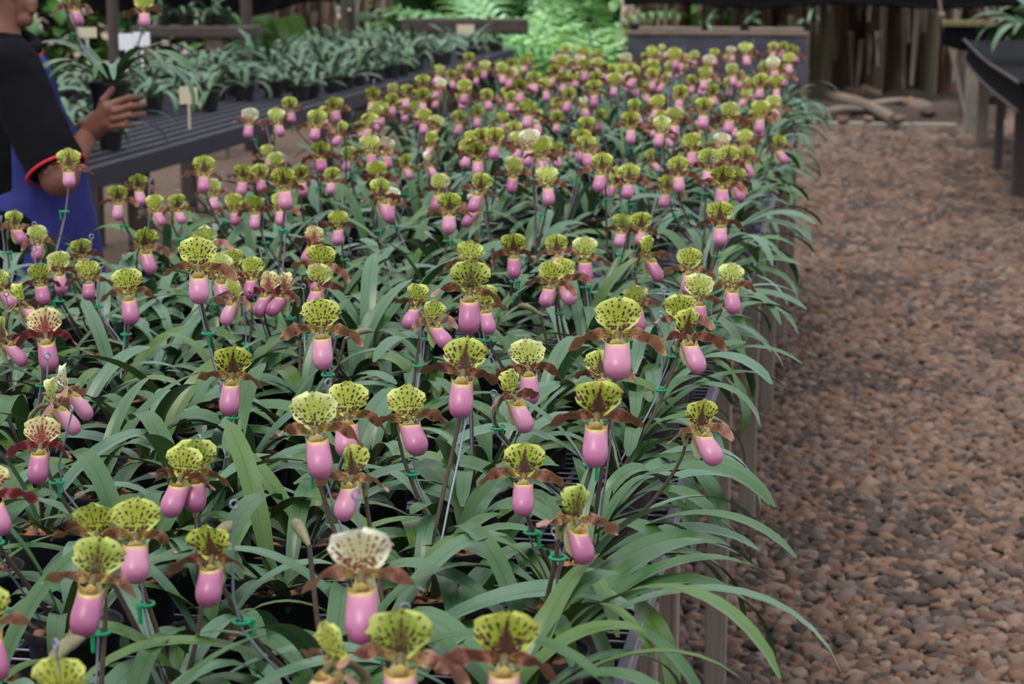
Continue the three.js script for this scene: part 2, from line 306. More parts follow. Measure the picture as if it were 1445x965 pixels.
const dorsals = [], petalsL = [], petalsR = [], pouches = [];
for (let k = 0; k < 12; k++) { dorsals.push(dorsalGeo(k)); petalsL.push(petalGeo(-1)); petalsR.push(petalGeo(1)); }
for (let k = 0; k < 6; k++) pouches.push(pouchGeo());
const wideDorsals = dorsals.filter((g, k) => k % 4 !== 3);
const loopGeo = new THREE.TorusGeometry(0.0034, 0.001, 6, 14);
const tieGeo = mergeGeometries([new THREE.TorusGeometry(0.0068, 0.0016, 6, 14).rotateX(Math.PI / 2), boxAt(0.0085, -0.006, 0, 0.0032, 0.018, 0.0032, 0.001), boxAt(0.006, 0, 0, 0.011, 0.004, 0.004, 0.001)].map((g) => { const q = g.index ? g.toNonIndexed() : g; return q; }));

function addFlower(root, C, yaw, pitch, roll, scale, kind, petal, pouch, frontal = true) { // a flower part with its sub-parts, C in the plant's axes
  const f = new THREE.Group(); f.name = 'flower'; f.position.copy(C); f.rotation.set(pitch, yaw, roll, 'YXZ'); f.scale.setScalar(scale); root.add(f);
  const d = part('dorsal_sepal', pick(frontal ? wideDorsals : dorsals), KINDS[kind].m, f); d.rotation.x = rr(-0.12, 0.2);
  part('lower_sepal', lowerSepalGeo, lowerSepalMat, f);
  part('petal', pick(petalsL), petalMats[petal], f); part('petal', pick(petalsR), petalMats[petal], f);
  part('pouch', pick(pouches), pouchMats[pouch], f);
  part('column', columnGeo, ovaryMat, f); part('staminode', staminodeGeo, staminodeMat, f);
  return f;
}
function addStalk(root, C, yaw, base, mouthY, opt = {}) {
  const back = V3(-Math.sin(yaw), 0, -Math.cos(yaw));
  const o = C.clone().addScaledVector(back, 0.004), e = C.clone().addScaledVector(back, 0.026).add(V3(0, -0.012, 0));
  const foot = V3(base.x, mouthY - 0.02, base.z), k1 = foot.clone().lerp(e, 0.5).add(V3(rr(-0.006, 0.006), 0, rr(-0.006, 0.006))); k1.x = mixn(k1.x, e.x, 0.35); k1.z = mixn(k1.z, e.z, 0.35);
  const hi = e.clone().addScaledVector(back, 0.004).add(V3(0, -0.022, 0));
  const st = part('flower_stalk', tube([foot, k1, hi, e], [0.0026, 0.0023, 0.002, 0.0019], 6, 9), stalkMat, root);
  part('ovary', tube([e.clone().add(V3(0, -0.004, 0)), e.clone().lerp(o, 0.5).add(V3(0, 0.004, 0)), o], [0.0022, 0.003, 0.0026], 6, 5), ovaryMat, st);
  part('bract', tube([e.clone().add(V3(0, -0.012, 0)), e.clone().add(V3(0, -0.002, 0)), e.clone().lerp(o, 0.45).add(V3(0, 0.006, 0))], [0.0024, 0.0046, 0.0008], 7, 5, 0.6), budMat, st);
  if (opt.stake) {
    const a = rr(0, 6.3), sx = Math.cos(a) * 0.011, sz = Math.sin(a) * 0.011;
    const tie = k1.clone().lerp(hi, rr(0.35, 0.9));
    const top = tie.clone().add(V3(sx + rr(-0.012, 0.012), 0, sz)); top.y = C.y + opt.stake;
    const s0 = V3(base.x + sx, mouthY - 0.03, base.z + sz);
    const sp = tie.clone().add(V3(sx * 0.6, 0, sz * 0.6));
    const s = part('stake', tube([s0, s0.clone().lerp(sp, 0.5), sp, top], 0.00115, 6, 8), steel, root);
    const lp = part('stake_loop', loopGeo, steel, s); lp.position.copy(top).add(V3(0, 0.004, 0)); lp.rotation.y = rr(-1, 1);
    const tg = part('plant_tie', tieGeo, tieMat, root); tg.position.copy(tie).add(V3(sx * 0.3, 0, sz * 0.3)); tg.rotation.y = rr(0, 6);
  }
}
function addRosette(root, n, big, mouthY, mats = leafMats) {
  const a0 = rr(0, 6.3);
  for (let i = 0; i < n; i++) {
    const inner = i / n;
    const m = part('leaf', rnd() < big ? pick(longLeaves) : pick(leafGeos), pick(mats), root);
    m.position.set(rr(-0.012, 0.012), mouthY - 0.014, rr(-0.012, 0.012));
    m.rotation.set(0, a0 + i * 2.4 + rr(-0.35, 0.35), 0.28 * (inner - 0.4), 'YXZ'); m.scale.setScalar(rr(0.82, 1.12));
  }
}
function addPot(root) {
  const p = part('pot', potGeo, blackPlastic, root, 'black plastic nursery pot');
  const q = part('clay_pebbles', pick(pebbleGeos), pebbleMat, p); q.userData.kind = 'stuff'; q.rotation.y = rr(0, 6);
}

// ------------------------------------------------------------------ the flowers one can find in the photograph: x, y of the flower's middle, width of its upper sepal (pixels), turn (degrees), kind
const FL = `21 320 28 30 b;55 341 28 -20 d;57 397 30 5 a;83 381 28 10 d;115 361 26 20 b;125 393 32 -5 a;33 429 34 55 a;1 407 30 40 a;97 237 33 0 b;167 283 28 0 b;195 266 26 10 b;220 296 24 30 a;250 295 25 25 b;288 245 31 0 b;300 273 26 5 d;343 252 26 0 b;368 251 24 10 b;331 294 25 0 a;361 296 28 0 a;396 294 28 5 a;203 349 36 25 b;181 413 42 0 a;280 378 52 0 a;310 390 40 20 d;291 346 34 170 d;329 377 30 15 a;332 421 36 -50 d;357 389 30 -20 a;379 412 36 -40 e;64 474 48 5 e;
401 263 34 0 b;425 252 24 10 b;453 221 27 0 b;468 255 22 0 b;533 251 30 5 a;551 287 28 -5 c;621 269 30 -20 d;634 299 34 0 b;673 295 30 -40 c;725 244 28 0 d;478 319 27 -10 a;443 343 28 -30 e;453 377 41 -10 a;450 402 38 -20 d;402 413 36 -45 e;454 465 54 0 a;663 411 56 0 f;662 371 38 0 a;725 357 36 0 b;590 429 30 -35 a;611 456 40 40 a;684 433 38 10 a;
773 260 32 0 d;887 256 31 0 b;867 258 28 -20 a;957 245 30 5 b;941 269 28 -5 b;1019 260 35 5 b;1038 258 28 15 b;1016 314 37 0 b;878 324 29 -10 f;904 323 29 5 b;786 357 32 0 b;825 363 35 5 d;914 361 36 45 a;777 399 38 -15 a;795 396 38 15 a;871 472 64 0 a;897 429 32 10 d;972 379 36 0 a;986 421 42 5 d;961 451 45 5 a;970 476 50 25 b;1031 403 38 18 d;
94 551 42 75 c;75 571 44 70 d;58 629 42 -10 e;328 530 53 -8 b;275 666 58 0 f;257 673 46 -25 a;446 607 66 5 d;490 587 58 0 a;576 590 56 18 a;653 526 60 0 b;498 675 57 -25 b;746 520 50 0 d;723 560 48 40 a;739 672 57 0 b;842 587 66 0 b;988 605 52 35 b;191 757 66 0 a;138 755 60 -10 a;133 817 74 -15 f;300 788 58 -15 b;511 811 88 -5 c;565 928 90 0 f;470 940 80 -60 a;712 930 90 0 b;811 734 62 30 f;849 530 42 5 b;-12 700 56 10 e;-18 885 66 10 b;88 985 74 -20 a;5 480 40 60 b;
410 155 22 0 b;476 152 17 5 a;446 177 27 0 f;460 166 20 0 a;526 140 21 0 b;554 130 16 0 d;554 148 20 0 b;537 160 22 0 b;575 136 21 0 b;570 155 18 0 a;588 158 22 10 d;597 123 22 0 b;616 140 17 0 a;615 180 21 0 d;637 111 17 0 b;655 130 22 0 a;653 104 16 0 b;662 87 16 0 b;673 107 15 0 a;684 98 16 0 d;688 141 19 0 b;717 136 18 0 a;734 127 21 0 b;731 105 16 0 d;718 109 18 0 a;649 172 21 0 b;673 163 18 0 b;710 172 18 0 a;698 203 28 0 b;728 199 21 0 f;658 216 24 -10 a;674 221 28 0 b;523 213 29 -5 d;544 216 28 5 c;491 224 22 0 a;508 184 18 10 d;522 194 22 0 a;572 235 22 30 b;604 232 20 60 c;390 235 25 0 d;378 221 18 0 a;664 200 19 0 a;352 172 24 -5 c;
756 119 15 0 b;770 125 19 0 a;785 102 16 0 b;799 112 16 0 b;814 113 15 0 a;820 80 14 0 b;840 82 14 0 f;825 98 19 0 a;839 130 22 0 b;802 140 21 0 b;786 152 18 0 a;786 172 19 0 b;757 172 22 0 b;752 183 18 0 c;847 169 19 0 b;828 184 24 0 b;890 178 26 0 b;926 155 22 0 a;911 131 18 0 a;867 119 20 0 a;889 116 18 0 c;853 100 14 0 b;915 98 16 0 a;921 111 18 0 b;952 83 20 0 a;968 88 15 0 f;959 138 22 0 b;976 119 16 0 b;993 158 25 0 b;1002 136 18 0 f;995 110 20 0 a;1008 80 14 0 a;1033 104 18 0 d;1029 122 16 0 a;1052 76 20 0 d;1030 166 28 0 d;1073 122 22 0 b;1096 122 20 0 a;1073 163 26 0 a;1092 152 22 15 d;1060 185 22 0 b;1052 202 24 5 a;1098 210 24 25 b;1091 72 16 0 b;1092 97 20 0 c;1113 89 18 0 a;828 213 28 0 b;767 213 26 0 d;731 199 20 0 b;785 216 20 0 a;977 210 28 0 a;1006 216 22 5 b;991 183 18 -20 c;939 194 16 40 c;923 177 18 0 d;1027 230 30 0 b;1052 227 26 10 b;919 227 20 50 b;732 150 19 0 a`.replace(/\n/g, '').split(';').filter(Boolean).map((s) => { const q = s.trim().split(' '); return { x: +q[0], y: +q[1], w: +q[2], yaw: +q[3] * Math.PI / 180, kind: q[4] }; });
for (const f of FL) {
  let P = at(f.x, f.y, F / (f.w / 0.043)); let h = clamp(CAM_H - P.y, 0.365, 0.475);
  P = onPlane(f.x, f.y, CAM_H - h);
  if (P.x < -1.58) { h *= 1.58 / -P.x; P = onPlane(f.x, f.y, CAM_H - h); }
  if (-P.z > 8.3) { h *= 8.3 / -P.z; P = onPlane(f.x, f.y, CAM_H - h); }
  f.P = P; f.s = clamp(f.w / (0.043 * F / project(P)[2]), 0.82, 1.25);
}
// pots stand in rows; every flower grows out of the pot nearest below it
const pots = [];
for (let z = -1.02; z > -8.3;) {
  const st = z > -3.3 ? 0.15 : 0.178;
  for (let x = BX1 - 0.066, c = 0; x > BX0 + 0.05; x -= st, c++) {
    const X = x + (c ? rr(-0.014, 0.014) : 0), Z = z + rr(-0.012, 0.012);
    const a = project(V3(X, TOP + 0.02, Z)), b = project(V3(X, TOP + 0.26, Z));
    if (Math.max(a[0], b[0]) < -110 || b[1] > 1000 || a[2] < 0.4) continue;
    pots.push({ X, Z, c, last: x - st <= BX0 + 0.05, fl: [] });
  }
  z -= st;
}
for (const f of FL) {
  const back = V3(-Math.sin(f.yaw), 0, -Math.cos(f.yaw)).multiplyScalar(0.02);
  let best = null, bd = 1e9;
  for (const p of pots) { const d = Math.hypot(p.X - f.P.x - back.x, p.Z - f.P.z - back.z) + p.fl.length * 0.05; if (d < bd) { bd = d; best = p; } }
  best.fl.push({ P: f.P, yaw: f.yaw, s: f.s, kind: f.kind });
}
const ORD = ['first', 'second', 'third', 'fourth', 'fifth', 'sixth', 'seventh', 'eighth', 'ninth', 'tenth'], PETAL = ['tan', 'maroon', 'pinkish', 'crimson'], POUCH = ['mauve', 'pale', 'deep'];
const COUNT = ['no', 'one', 'two', 'three', 'four', 'five', 'six'];
let nb = 0;
for (const p of pots) {
  const far = p.Z < -3.4;
  if (!p.fl.length && (far && rnd() < 0.8)) {
    const n = rnd() < 0.3 ? 2 : 1;
    for (let i = 0; i < n; i++) p.fl.push({ P: V3(p.X + rr(-0.05, 0.05), CAM_H - rr(0.38, 0.45), p.Z + rr(-0.05, 0.05)), yaw: rr(-0.5, 0.5), s: rr(0.85, 1.05), kind: pick(['a', 'a', 'b', 'b', 'b', 'd', 'f', 'c']) });
  }
  const fl = p.fl; for (const f of fl) { f.petal = f.kind === 'e' ? 3 : f.kind === 'c' ? 2 : Math.floor(rnd() * 3); f.pouch = Math.floor(rnd() * 3); }
  const bud = fl.length > 0 && !far && rnd() < 0.22;
  const where = `${ORD[p.c]} row from path${p.Z < -6.4 ? ', far end' : ''}`, kw = [...new Set(fl.map((f) => KINDS[f.kind].w))];
  const label = !fl.length ? `slipper orchid without a flower, ${where}` : fl.length === 1 ? `slipper orchid, ${Math.abs(fl[0].yaw) > 0.5 ? 'side-turned ' : ''}${kw[0]} ${bud ? 'flower and bud' : 'spotted flower'}, ${PETAL[fl[0].petal]} petals, ${POUCH[fl[0].pouch]} pouch, ${where}` : `slipper orchid with ${COUNT[fl.length]} ${kw.slice(0, 2).join(' and ')} ${bud ? 'flowers and a bud' : 'spotted flowers'}, ${where}`;
  const root = thing('potted_orchid', label, 'orchid', [p.X, TOP, p.Z], 0, 'potted slipper orchids on the long wire bench');
  addPot(root);
  addRosette(root, far ? 8 : 10, p.c === 0 ? 0.3 : 0.06, POT_H);
  if (p.c === 0) for (let i = 0; i < (far ? 2 : 3); i++) { const m = part('leaf', pick(longLeaves), pick(leafMats), root); m.position.set(0.008, POT_H - 0.014, 0); m.rotation.set(0, rr(-1.1, 1.1), rr(-0.15, 0.2), 'YXZ'); m.scale.setScalar(rr(0.65, 1.0)); }
  fl.forEach((f, i) => {
    const C = f.P.clone().sub(root.position), yaw = Math.atan2(-f.P.x, -f.P.z) + f.yaw + (far ? rr(-0.2, 0.2) : 0);
    const base = V3(rr(-0.014, 0.014), 0, rr(-0.014, 0.014));
    addStalk(root, C, yaw, base, POT_H, { stake: i === 0 || rnd() < 0.35 ? rr(-0.035, 0.05) : 0 });
    addFlower(root, C, yaw, rr(-0.12, 0.14), rr(-0.1, 0.1), f.s, f.kind, f.petal, f.pouch, Math.abs(f.yaw) < 0.4);
  });
  if (bud) {                                     // a bud on its own stalk
    const a = rr(0, 6), e = V3(Math.cos(a) * 0.05, POT_H + rr(0.06, 0.13), Math.sin(a) * 0.05), d = V3(Math.cos(a), 0.5, Math.sin(a));
    part('bud_stalk', tube([V3(0, POT_H - 0.02, 0), e.clone().multiplyScalar(0.6), e], 0.0023, 6, 6), stalkMat, root);
    part('flower_bud', tube([e, e.clone().addScaledVector(d, 0.014), e.clone().addScaledVector(d, 0.03).add(V3(0, -0.004, 0)), e.clone().addScaledVector(d, 0.042).add(V3(0, -0.012, 0))], [0.0022, 0.0058, 0.0066, 0.001], 8, 8, 0.75), budMat, root); nb++;
  }
}
console.log('pots', pots.length, 'flowers', pots.reduce((s, p) => s + p.fl.length, 0), 'buds', nb);
//BACKGROUND
// ------------------------------------------------------------------ bench across the aisle, black slats, plants without flowers
{
  const x1 = -2.32, x0 = -3.75, z1 = -4.6, z0 = -13.4, y = 0.79, L = z1 - z0, zc = (z0 + z1) / 2;
  const b = thing('slatted_bench', 'dark slatted bench of leafy potted plants behind the person', 'bench');
  const sg = boxAt(0, 0, 0, 0.034, 0.018, L, 0.004);
  for (let x = x0 + 0.04; x < x1 - 0.02; x += 0.072) part('slat', sg, slatMat, b).position.set(x, y - 0.009, zc);
  for (const x of [x0, x1]) part('side_rail', boxAt(x, y - 0.03, zc, 0.03, 0.07, L, 0.005), slatMat, b);
  for (let z = z1 - 0.2; z > z0; z -= 1.42) { for (const x of [x0 + 0.05, x1 - 0.05]) part('leg', boxAt(x, (y - 0.1) / 2, z, 0.075, y - 0.1, 0.075), darkWood, b); part('cross_beam', boxAt((x0 + x1) / 2, y - 0.06, z, x1 - x0 - 0.05, 0.08, 0.06), darkWood, b); }
  part('end_beam', boxAt(x1 - 0.34, y + 0.16, z0, 0.9, 0.11, 0.1, 0.02), darkWood, b, 'weathered timber beam at the bench end');
  part('end_panel', boxAt(x1 - 0.24, y - 0.22, z0, 0.34, 0.62, 0.03, 0.006), darkWood, b);
}
const dullLeaves = [leafMats[2], leafMats[4], leafMats[0], leafMats[3]];
{
  for (let z = -4.85; z > -13.3; z -= 0.28) for (let x = -2.46; x > -3.72; x -= 0.22) {
    const X = x + rr(-0.05, 0.05), Z = z + rr(-0.06, 0.06), [px, py] = project(V3(X, 0.9, Z));
    if (px < -60 || (Z < -6.5 && Z > -8.3 && X > -2.7)) continue;
    const r = thing('leafy_pot_plant', `flowerless leafy orchid, ${ORD[Math.round((-2.46 - x) / 0.22)]} row from the aisle, ${Z < -10.5 ? 'near end beam of' : Z < -7.4 ? 'middle of' : 'open end of'} slatted bench`, 'orchid', [X, 0.79, Z], 0, 'leafy orchids on the dark slatted bench');
    addPot(r); addRosette(r, 9, 0.15, POT_H, dullLeaves); const k = rr(0.85, 1.25); r.scale.set(k, k * 0.9, k);
  }
  const tag = (px, py, d, w, h, label, mat, group) => { const t = thing('plant_label', label, 'plant label', at(px, py, d).toArray(), Math.PI * 0.06, group); part('card', boxAt(0, 0, 0, w, h, 0.003, 0.001), mat, t); const y0 = Math.min(0.09, at(px, py, d).y - 0.84); part('spike', boxAt(0, -h / 2 - y0 / 2, 0, 0.008, Math.max(0.03, y0), 0.003, 0.001), mat, t); };
  const white = std({ color: 0xe4e6ee, roughness: 0.6 }), cream = std({ color: 0xc9bfa2, roughness: 0.7 });
  tag(178, 59, 7.2, 0.055, 0.06, 'white plant label card beside the held orchid, smaller of two', white); tag(200, 55, 7.3, 0.062, 0.052, 'white wide plant label card beside the held orchid, larger of two', white);
  tag(266, 135, 6.9, 0.066, 0.062, 'cream square plant label standing among leafy orchids on the slatted bench', cream); tag(123, 46, 7.5, 0.075, 0.04, 'cream wide plant label behind the held orchid', cream);
  tag(657, 42, 13.2, 0.12, 0.07, 'grey label card on the end beam of the dark slatted bench', cream);
}
// bench corner further back, posts
{
  const p = at(277, 44, 13.8), b = thing('back_bench', 'weathered timber bench end with a single stout leg behind the leafy orchids', 'bench', [p.x, 0, p.z]);
  part('top_beam', boxAt(0, p.y, 0, 0.86, 0.075, 0.4, 0.01), darkWood, b); part('leg', boxAt(0.18, p.y / 2 - 0.02, 0.1, 0.13, p.y - 0.04, 0.1, 0.008), greyWood, b); part('leg', boxAt(-0.34, p.y / 2 - 0.02, 0.1, 0.1, p.y - 0.04, 0.1, 0.008), greyWood, b);
  [[232, 0], [262, 1], [296, 2], [316, 3]].forEach(([px, k]) => { const q = at(px, 40, 13.8); const r = thing('strappy_plant', ['tuft of pale strappy leaves at the outer end of the weathered bench', 'tuft of green strappy leaves second along the weathered bench', 'arching light-green strappy plant third along the weathered bench', 'low green strappy plant by the post end of the weathered bench'][k], 'plant', [q.x, p.y + 0.037, q.z]); addPot(r); for (let i = 0; i < 9; i++) { const m = part('leaf', pick(leafGeos), leafMats[i % 2 ? 1 : 2], r); m.position.y = POT_H - 0.01; m.rotation.y = rr(0, 6.3); m.scale.setScalar(rr(0.9, 1.25)); } });
  const post = (px, d, r, label) => { const q = at(px, 40, d); const t = thing('roof_post', label, 'post', [q.x, 0, q.z]); part('shaft', new THREE.CylinderGeometry(r, r * 1.04, 2.7, 12).translate(0, 1.35, 0), darkWood, t); part('collar', new THREE.CylinderGeometry(r * 1.25, r * 1.25, 0.08, 12).translate(0, 2.62, 0), darkWood, t); };
  post(160, 11.5, 0.034, 'stout grey roof post behind the held orchid'); post(348, 14.2, 0.042, 'grey roof post at the end of the weathered timber bench'); post(486, 15.6, 0.032, 'thin dark roof post behind the leafy orchids, under the black net');
}
// ------------------------------------------------------------------ bench across the far end
{
  const a = at(885, 50, 16.4), c = at(1142, 43, 16.4), y = 0.79, w = c.x - a.x, b = thing('end_bench', 'bench hung with grey netting across the far end, pale timber edge', 'bench', [(a.x + c.x) / 2, 0, a.z]);
  part('top_rail', boxAt(0, y, 0.02, w, 0.035, 0.06, 0.008), greyWood, b); part('top_rail', boxAt(0, y, -0.9, w, 0.035, 0.06, 0.008), greyWood, b);
  part('net_front', grid(40, 8, (u, v) => [(u - 0.5) * (w - 0.03), y - 0.02 - v * 0.42, 0.035 + 0.012 * Math.sin(u * 46) * v + 0.02 * noise.noise(u * 9, v * 3, 2)]), std({ color: 0x42424e, roughness: 0.9 }), b, 'grey shade netting');
  part('top_net', boxAt(0, y - 0.01, -0.45, w - 0.04, 0.008, 0.86, 0.003), blackNet, b);
  for (const x of [-w / 2 + 0.03, w / 2 - 0.03, 0]) for (const z of [0, -0.88]) part('leg', boxAt(x, y / 2 - 0.01, z, 0.05, y - 0.02, 0.05), greyWood, b);
  const petalW = std({ color: 0xdedce4, roughness: 0.6 });
  [[893, 60], [995, 54], [1050, 40], [1140, 45]].forEach(([px, py], i) => {
    const q = at(px, py, 16.5); q.y = Math.max(q.y, 0.84); const r = thing('white_flowered_plant', ['first', 'second', 'third', 'fourth', 'fifth', 'sixth'].map((n) => `${n} small white-flowered plant along the netted end bench`)[i], 'plant', [q.x, i > 3 ? 0 : y - 0.006, q.z - 0.1]);
    const up = q.y - (i > 3 ? 0 : y); addPot(r);
    part('stalk', tube([V3(0, 0.05, 0), V3(0.01, up * 0.6, 0), V3(0, up, 0)], 0.005, 6, 6), ovaryMat, r);
    const pg = grid(12, 3, (u, v) => { const an = u * 6.2832, R = v * 0.042 * (0.75 + 0.25 * Math.cos(an * 5)); return [Math.cos(an) * R, 0.006 + 0.012 * v * v, Math.sin(an) * R]; }, true);
    const f = part('flower_head', pg, petalW, r); f.position.set(0, up, 0); f.rotation.x = 0.4;
    for (let k = 0; k < 7; k++) { const m = part('leaf', pick(leafGeos), dullLeaves[k % 4], r); m.position.y = 0.06; m.rotation.y = rr(0, 6.3); }
  });
  // taller tufts in front of the end bench
  [[868, 92, 'broad dark green tuft beside the netted end bench, larger of two'], [972, 62, 'narrow dark green tuft standing against the netted end bench']].forEach(([px, py, label], i) => { const q = at(px, py, 15.6); const r = thing('leaf_tuft', label, 'plant', [q.x, 0, q.z]); for (let k = 0; k < 26; k++) { const m = part('leaf', pick(longLeaves), leafMats[k % 2 ? 1 : 3], r); m.rotation.set(0, k * 2.4, 0.35, 'YXZ'); m.scale.setScalar(2.6 + i * 0.2); } part('root_ball', new THREE.SphereGeometry(0.12, 12, 8).scale(1, 0.5, 1).translate(0, 0.03, 0), stalkMat, r); });
}
// ------------------------------------------------------------------ bench across the path with drooping black net
{
  const y = 0.77, xa = 0.95, z0 = -15.6, z1 = -10.4, b = thing('netted_bench', 'bench on posts across the gravel path, black net drooping over its edge', 'bench');
  const post = (px, py, w, mat, top) => { const q = onPlane(px, py, 0); part('post', boxAt(q.x, top / 2, q.z, w, top, w, 0.008), mat, b); };
  post(1371, 191, 0.13, concrete, y - 0.04); post(1384, 208, 0.085, greyWood, y - 0.04); post(1407, 246, 0.055, darkWood, y - 0.06); post(1435, 285, 0.075, darkWood, y - 0.06); post(1357, 178, 0.06, darkWood, y - 0.04);
  for (const z of [-10.9, -12.6, -14.4, -15.4]) part('post', boxAt(2.1, y / 2, z, 0.07, y, 0.07, 0.008), darkWood, b);
  const sag = (t) => 0.03 * Math.sin(t * 3.1416) * Math.sin(t * 3.1416);
  part('net_edge', grid(6, 40, (u, v) => { const z = mixn(z0 + 0.2, z1, v), d = u * 0.16; return [xa - 0.05 + 0.07 * Math.sin(u * 3.14) * 0.3 + 0.01 * Math.sin(v * 90), y + 0.02 - d - sag(v), z]; }), blackNet, b, 'black net hanging over the bench edge');
  part('edge_rope', tube([V3(xa - 0.06, y - 0.12, z0 + 0.2), V3(xa - 0.06, y - 0.15, (z0 + z1) / 2), V3(xa - 0.06, y - 0.13, z1)], 0.011, 6, 20), darkWood, b);
  part('edge_rope', tube([V3(xa - 0.06, y + 0.03, z0 + 0.2), V3(xa - 0.06, y, (z0 + z1) / 2), V3(xa - 0.06, y + 0.02, z1)], 0.01, 6, 20), darkWood, b);
  part('top_net', grid(10, 30, (u, v) => [mixn(xa - 0.05, 2.15, u), y + 0.02 - sag(v) * (1 - u), mixn(z0, z1, v)]), blackNet, b);
  part('end_net', grid(30, 6, (u, v) => [mixn(0.74, 1.2, u), y + 0.12 - v * (0.14 + 0.05 * Math.sin(u * 3.14)), z0 + 0.04 + 0.02 * Math.sin(u * 70)]), blackNet, b, 'pleated black net on the bench end');
  part('end_beam', boxAt(0.95, y + 0.145, z0 + 0.02, 0.44, 0.05, 0.09, 0.012), mossWood, b, 'moss-yellowed timber on the bench end');
  part('end_beam', boxAt(1.6, y - 0.02, z0, 1.1, 0.06, 0.07, 0.01), darkWood, b);
  const q = at(1332, 60, 16.0), lp = thing('leaning_plank', 'pale grey plank leaning against the netted bench end', 'plank', [q.x, 0, q.z]);
  part('board', tube([V3(0.22, 0.01, 0.06), V3(0.1, 0.5, 0.02), V3(-0.03, 0.95, 0), V3(-0.1, 1.4, 0)], [0.028, 0.03, 0.026, 0.03], 7, 10, 0.5), greyWood, lp); part('knot', new THREE.SphereGeometry(0.03, 8, 6).translate(-0.03, 0.95, 0.01), greyWood, lp);
  const ag = at(1440, 60, 12.4), ap = thing('rosette_plant', 'broad strap-leaved green rosette on the netted bench across the path', 'plant', [ag.x + 0.12, y, ag.z]); addPot(ap);
  for (let k = 0; k < 40; k++) { const m = part('leaf', pick(longLeaves), leafMats[[1, 3, 2][k % 3]], ap); m.position.y = 0.06; m.rotation.set(0, k * 2.4, 0.6 * (k / 40), 'YXZ'); m.scale.setScalar(rr(1.5, 2.3)); }
  const bp = onPlane(1404, 168, 0), bk = thing('black_pot', 'empty black pot on the gravel under the netted bench', 'pot', [bp.x, 0, bp.z]); part('shell', new THREE.LatheGeometry([[0, 0], [0.09, 0], [0.12, 0.2], [0.13, 0.2], [0.13, 0.23], [0.115, 0.23], [0.085, 0.01], [0, 0.01]].map((p) => new THREE.Vector2(...p)), 18), blackPlastic, bk); part('rim', new THREE.TorusGeometry(0.124, 0.008, 6, 20).rotateX(Math.PI / 2).translate(0, 0.23, 0), blackPlastic, bk);
}
// ------------------------------------------------------------------ path end: kerb, boards, rubble
{
  const a = onPlane(1158, 184, 0), c = onPlane(1345, 178, 0);
  const k = thing('kerb', 'pale concrete edging across the end of the gravel path', 'kerb', [0, 0, 0]);
  for (let i = 0; i < 3; i++) part('edging_block', boxAt(mixn(a.x, c.x, (i + 0.5) / 3), 0.035, a.z + rr(-0.03, 0.03), (c.x - a.x) / 3 - 0.012, 0.07 + rr(0, 0.015), 0.09, 0.012), concrete, k);
  const m = thing('soil_bed', 'bed of litter and rubble behind the concrete edging', 'bed', [0, 0, 0]); const z0 = a.z - 0.1;
  part('soil', grid(24, 16, (u, v) => [mixn(-0.6, 1.3, u), 0.02 + 0.1 * smooth(0, 0.25, v) + 0.1 * noise.noise(u * 7, v * 6, 3) * smooth(0, 0.3, v), z0 - v * 3]), std({ map: gravelTex, color: 0x9a8f86, roughness: 0.95 }), m);
  const L = ['long weathered grey log lying on the rubble bed', 'short grey board at the front of the rubble bed', 'thin grey board crossing the rubble bed'];
  [[1170, 132, 1262, 168, 0.055], [1165, 158, 1215, 156, 0.035], [1215, 150, 1290, 142, 0.03]].forEach(([x0, y0, x1, y1, r], i) => { const p = onPlane(x0, y0, 0.14), q = onPlane(x1, y1, 0.12); p.z = Math.max(p.z, z0 - 2); const t = thing('log', L[i], 'log', p.toArray()); const e = q.sub(p); part('bole', tube([V3(), e.clone().multiplyScalar(0.5).add(V3(0.02, 0.02, 0)), e], [r, r * 1.05, r * 0.85], 8, 8), greyWood, t); part('branch_stub', tube([e.clone().multiplyScalar(0.4), e.clone().multiplyScalar(0.4).add(V3(0.02, r * 1.6, 0))], [r * 0.4, r * 0.3], 6, 2), greyWood, t); });
  const mats = stoneCols.map((q) => std({ color: q, roughness: 0.92 }));
  [[1218, 124, 0.11], [1205, 128, 0.09], [1232, 130, 0.08], [1295, 152, 0.1], [1285, 146, 0.07], [1310, 158, 0.06], [1250, 160, 0.05], [1190, 170, 0.05], [1225, 168, 0.045], [1268, 168, 0.05]].forEach(([px, py, r], i) => { const p = onPlane(px, py, 0.12); p.z = Math.max(p.z, z0 - 2.6); const st = new THREE.Mesh(stoneGeos[i % 6], mats[i % 8]); st.name = numbered('rubble_stone'); st.position.copy(p); st.scale.setScalar(r); st.rotation.y = i; st.castShadow = st.receiveShadow = true; st.userData = { label: i < 3 ? 'grey rubble stone heaped at the back of the litter bed' : i < 6 ? 'grey rubble stone by the bench side of the litter bed' : 'small rubble stone behind the concrete edging', category: 'stone', group: i < 3 ? 'rubble heap' : i < 6 ? 'rubble by the bench' : 'small rubble' }; scene.add(st); });
}
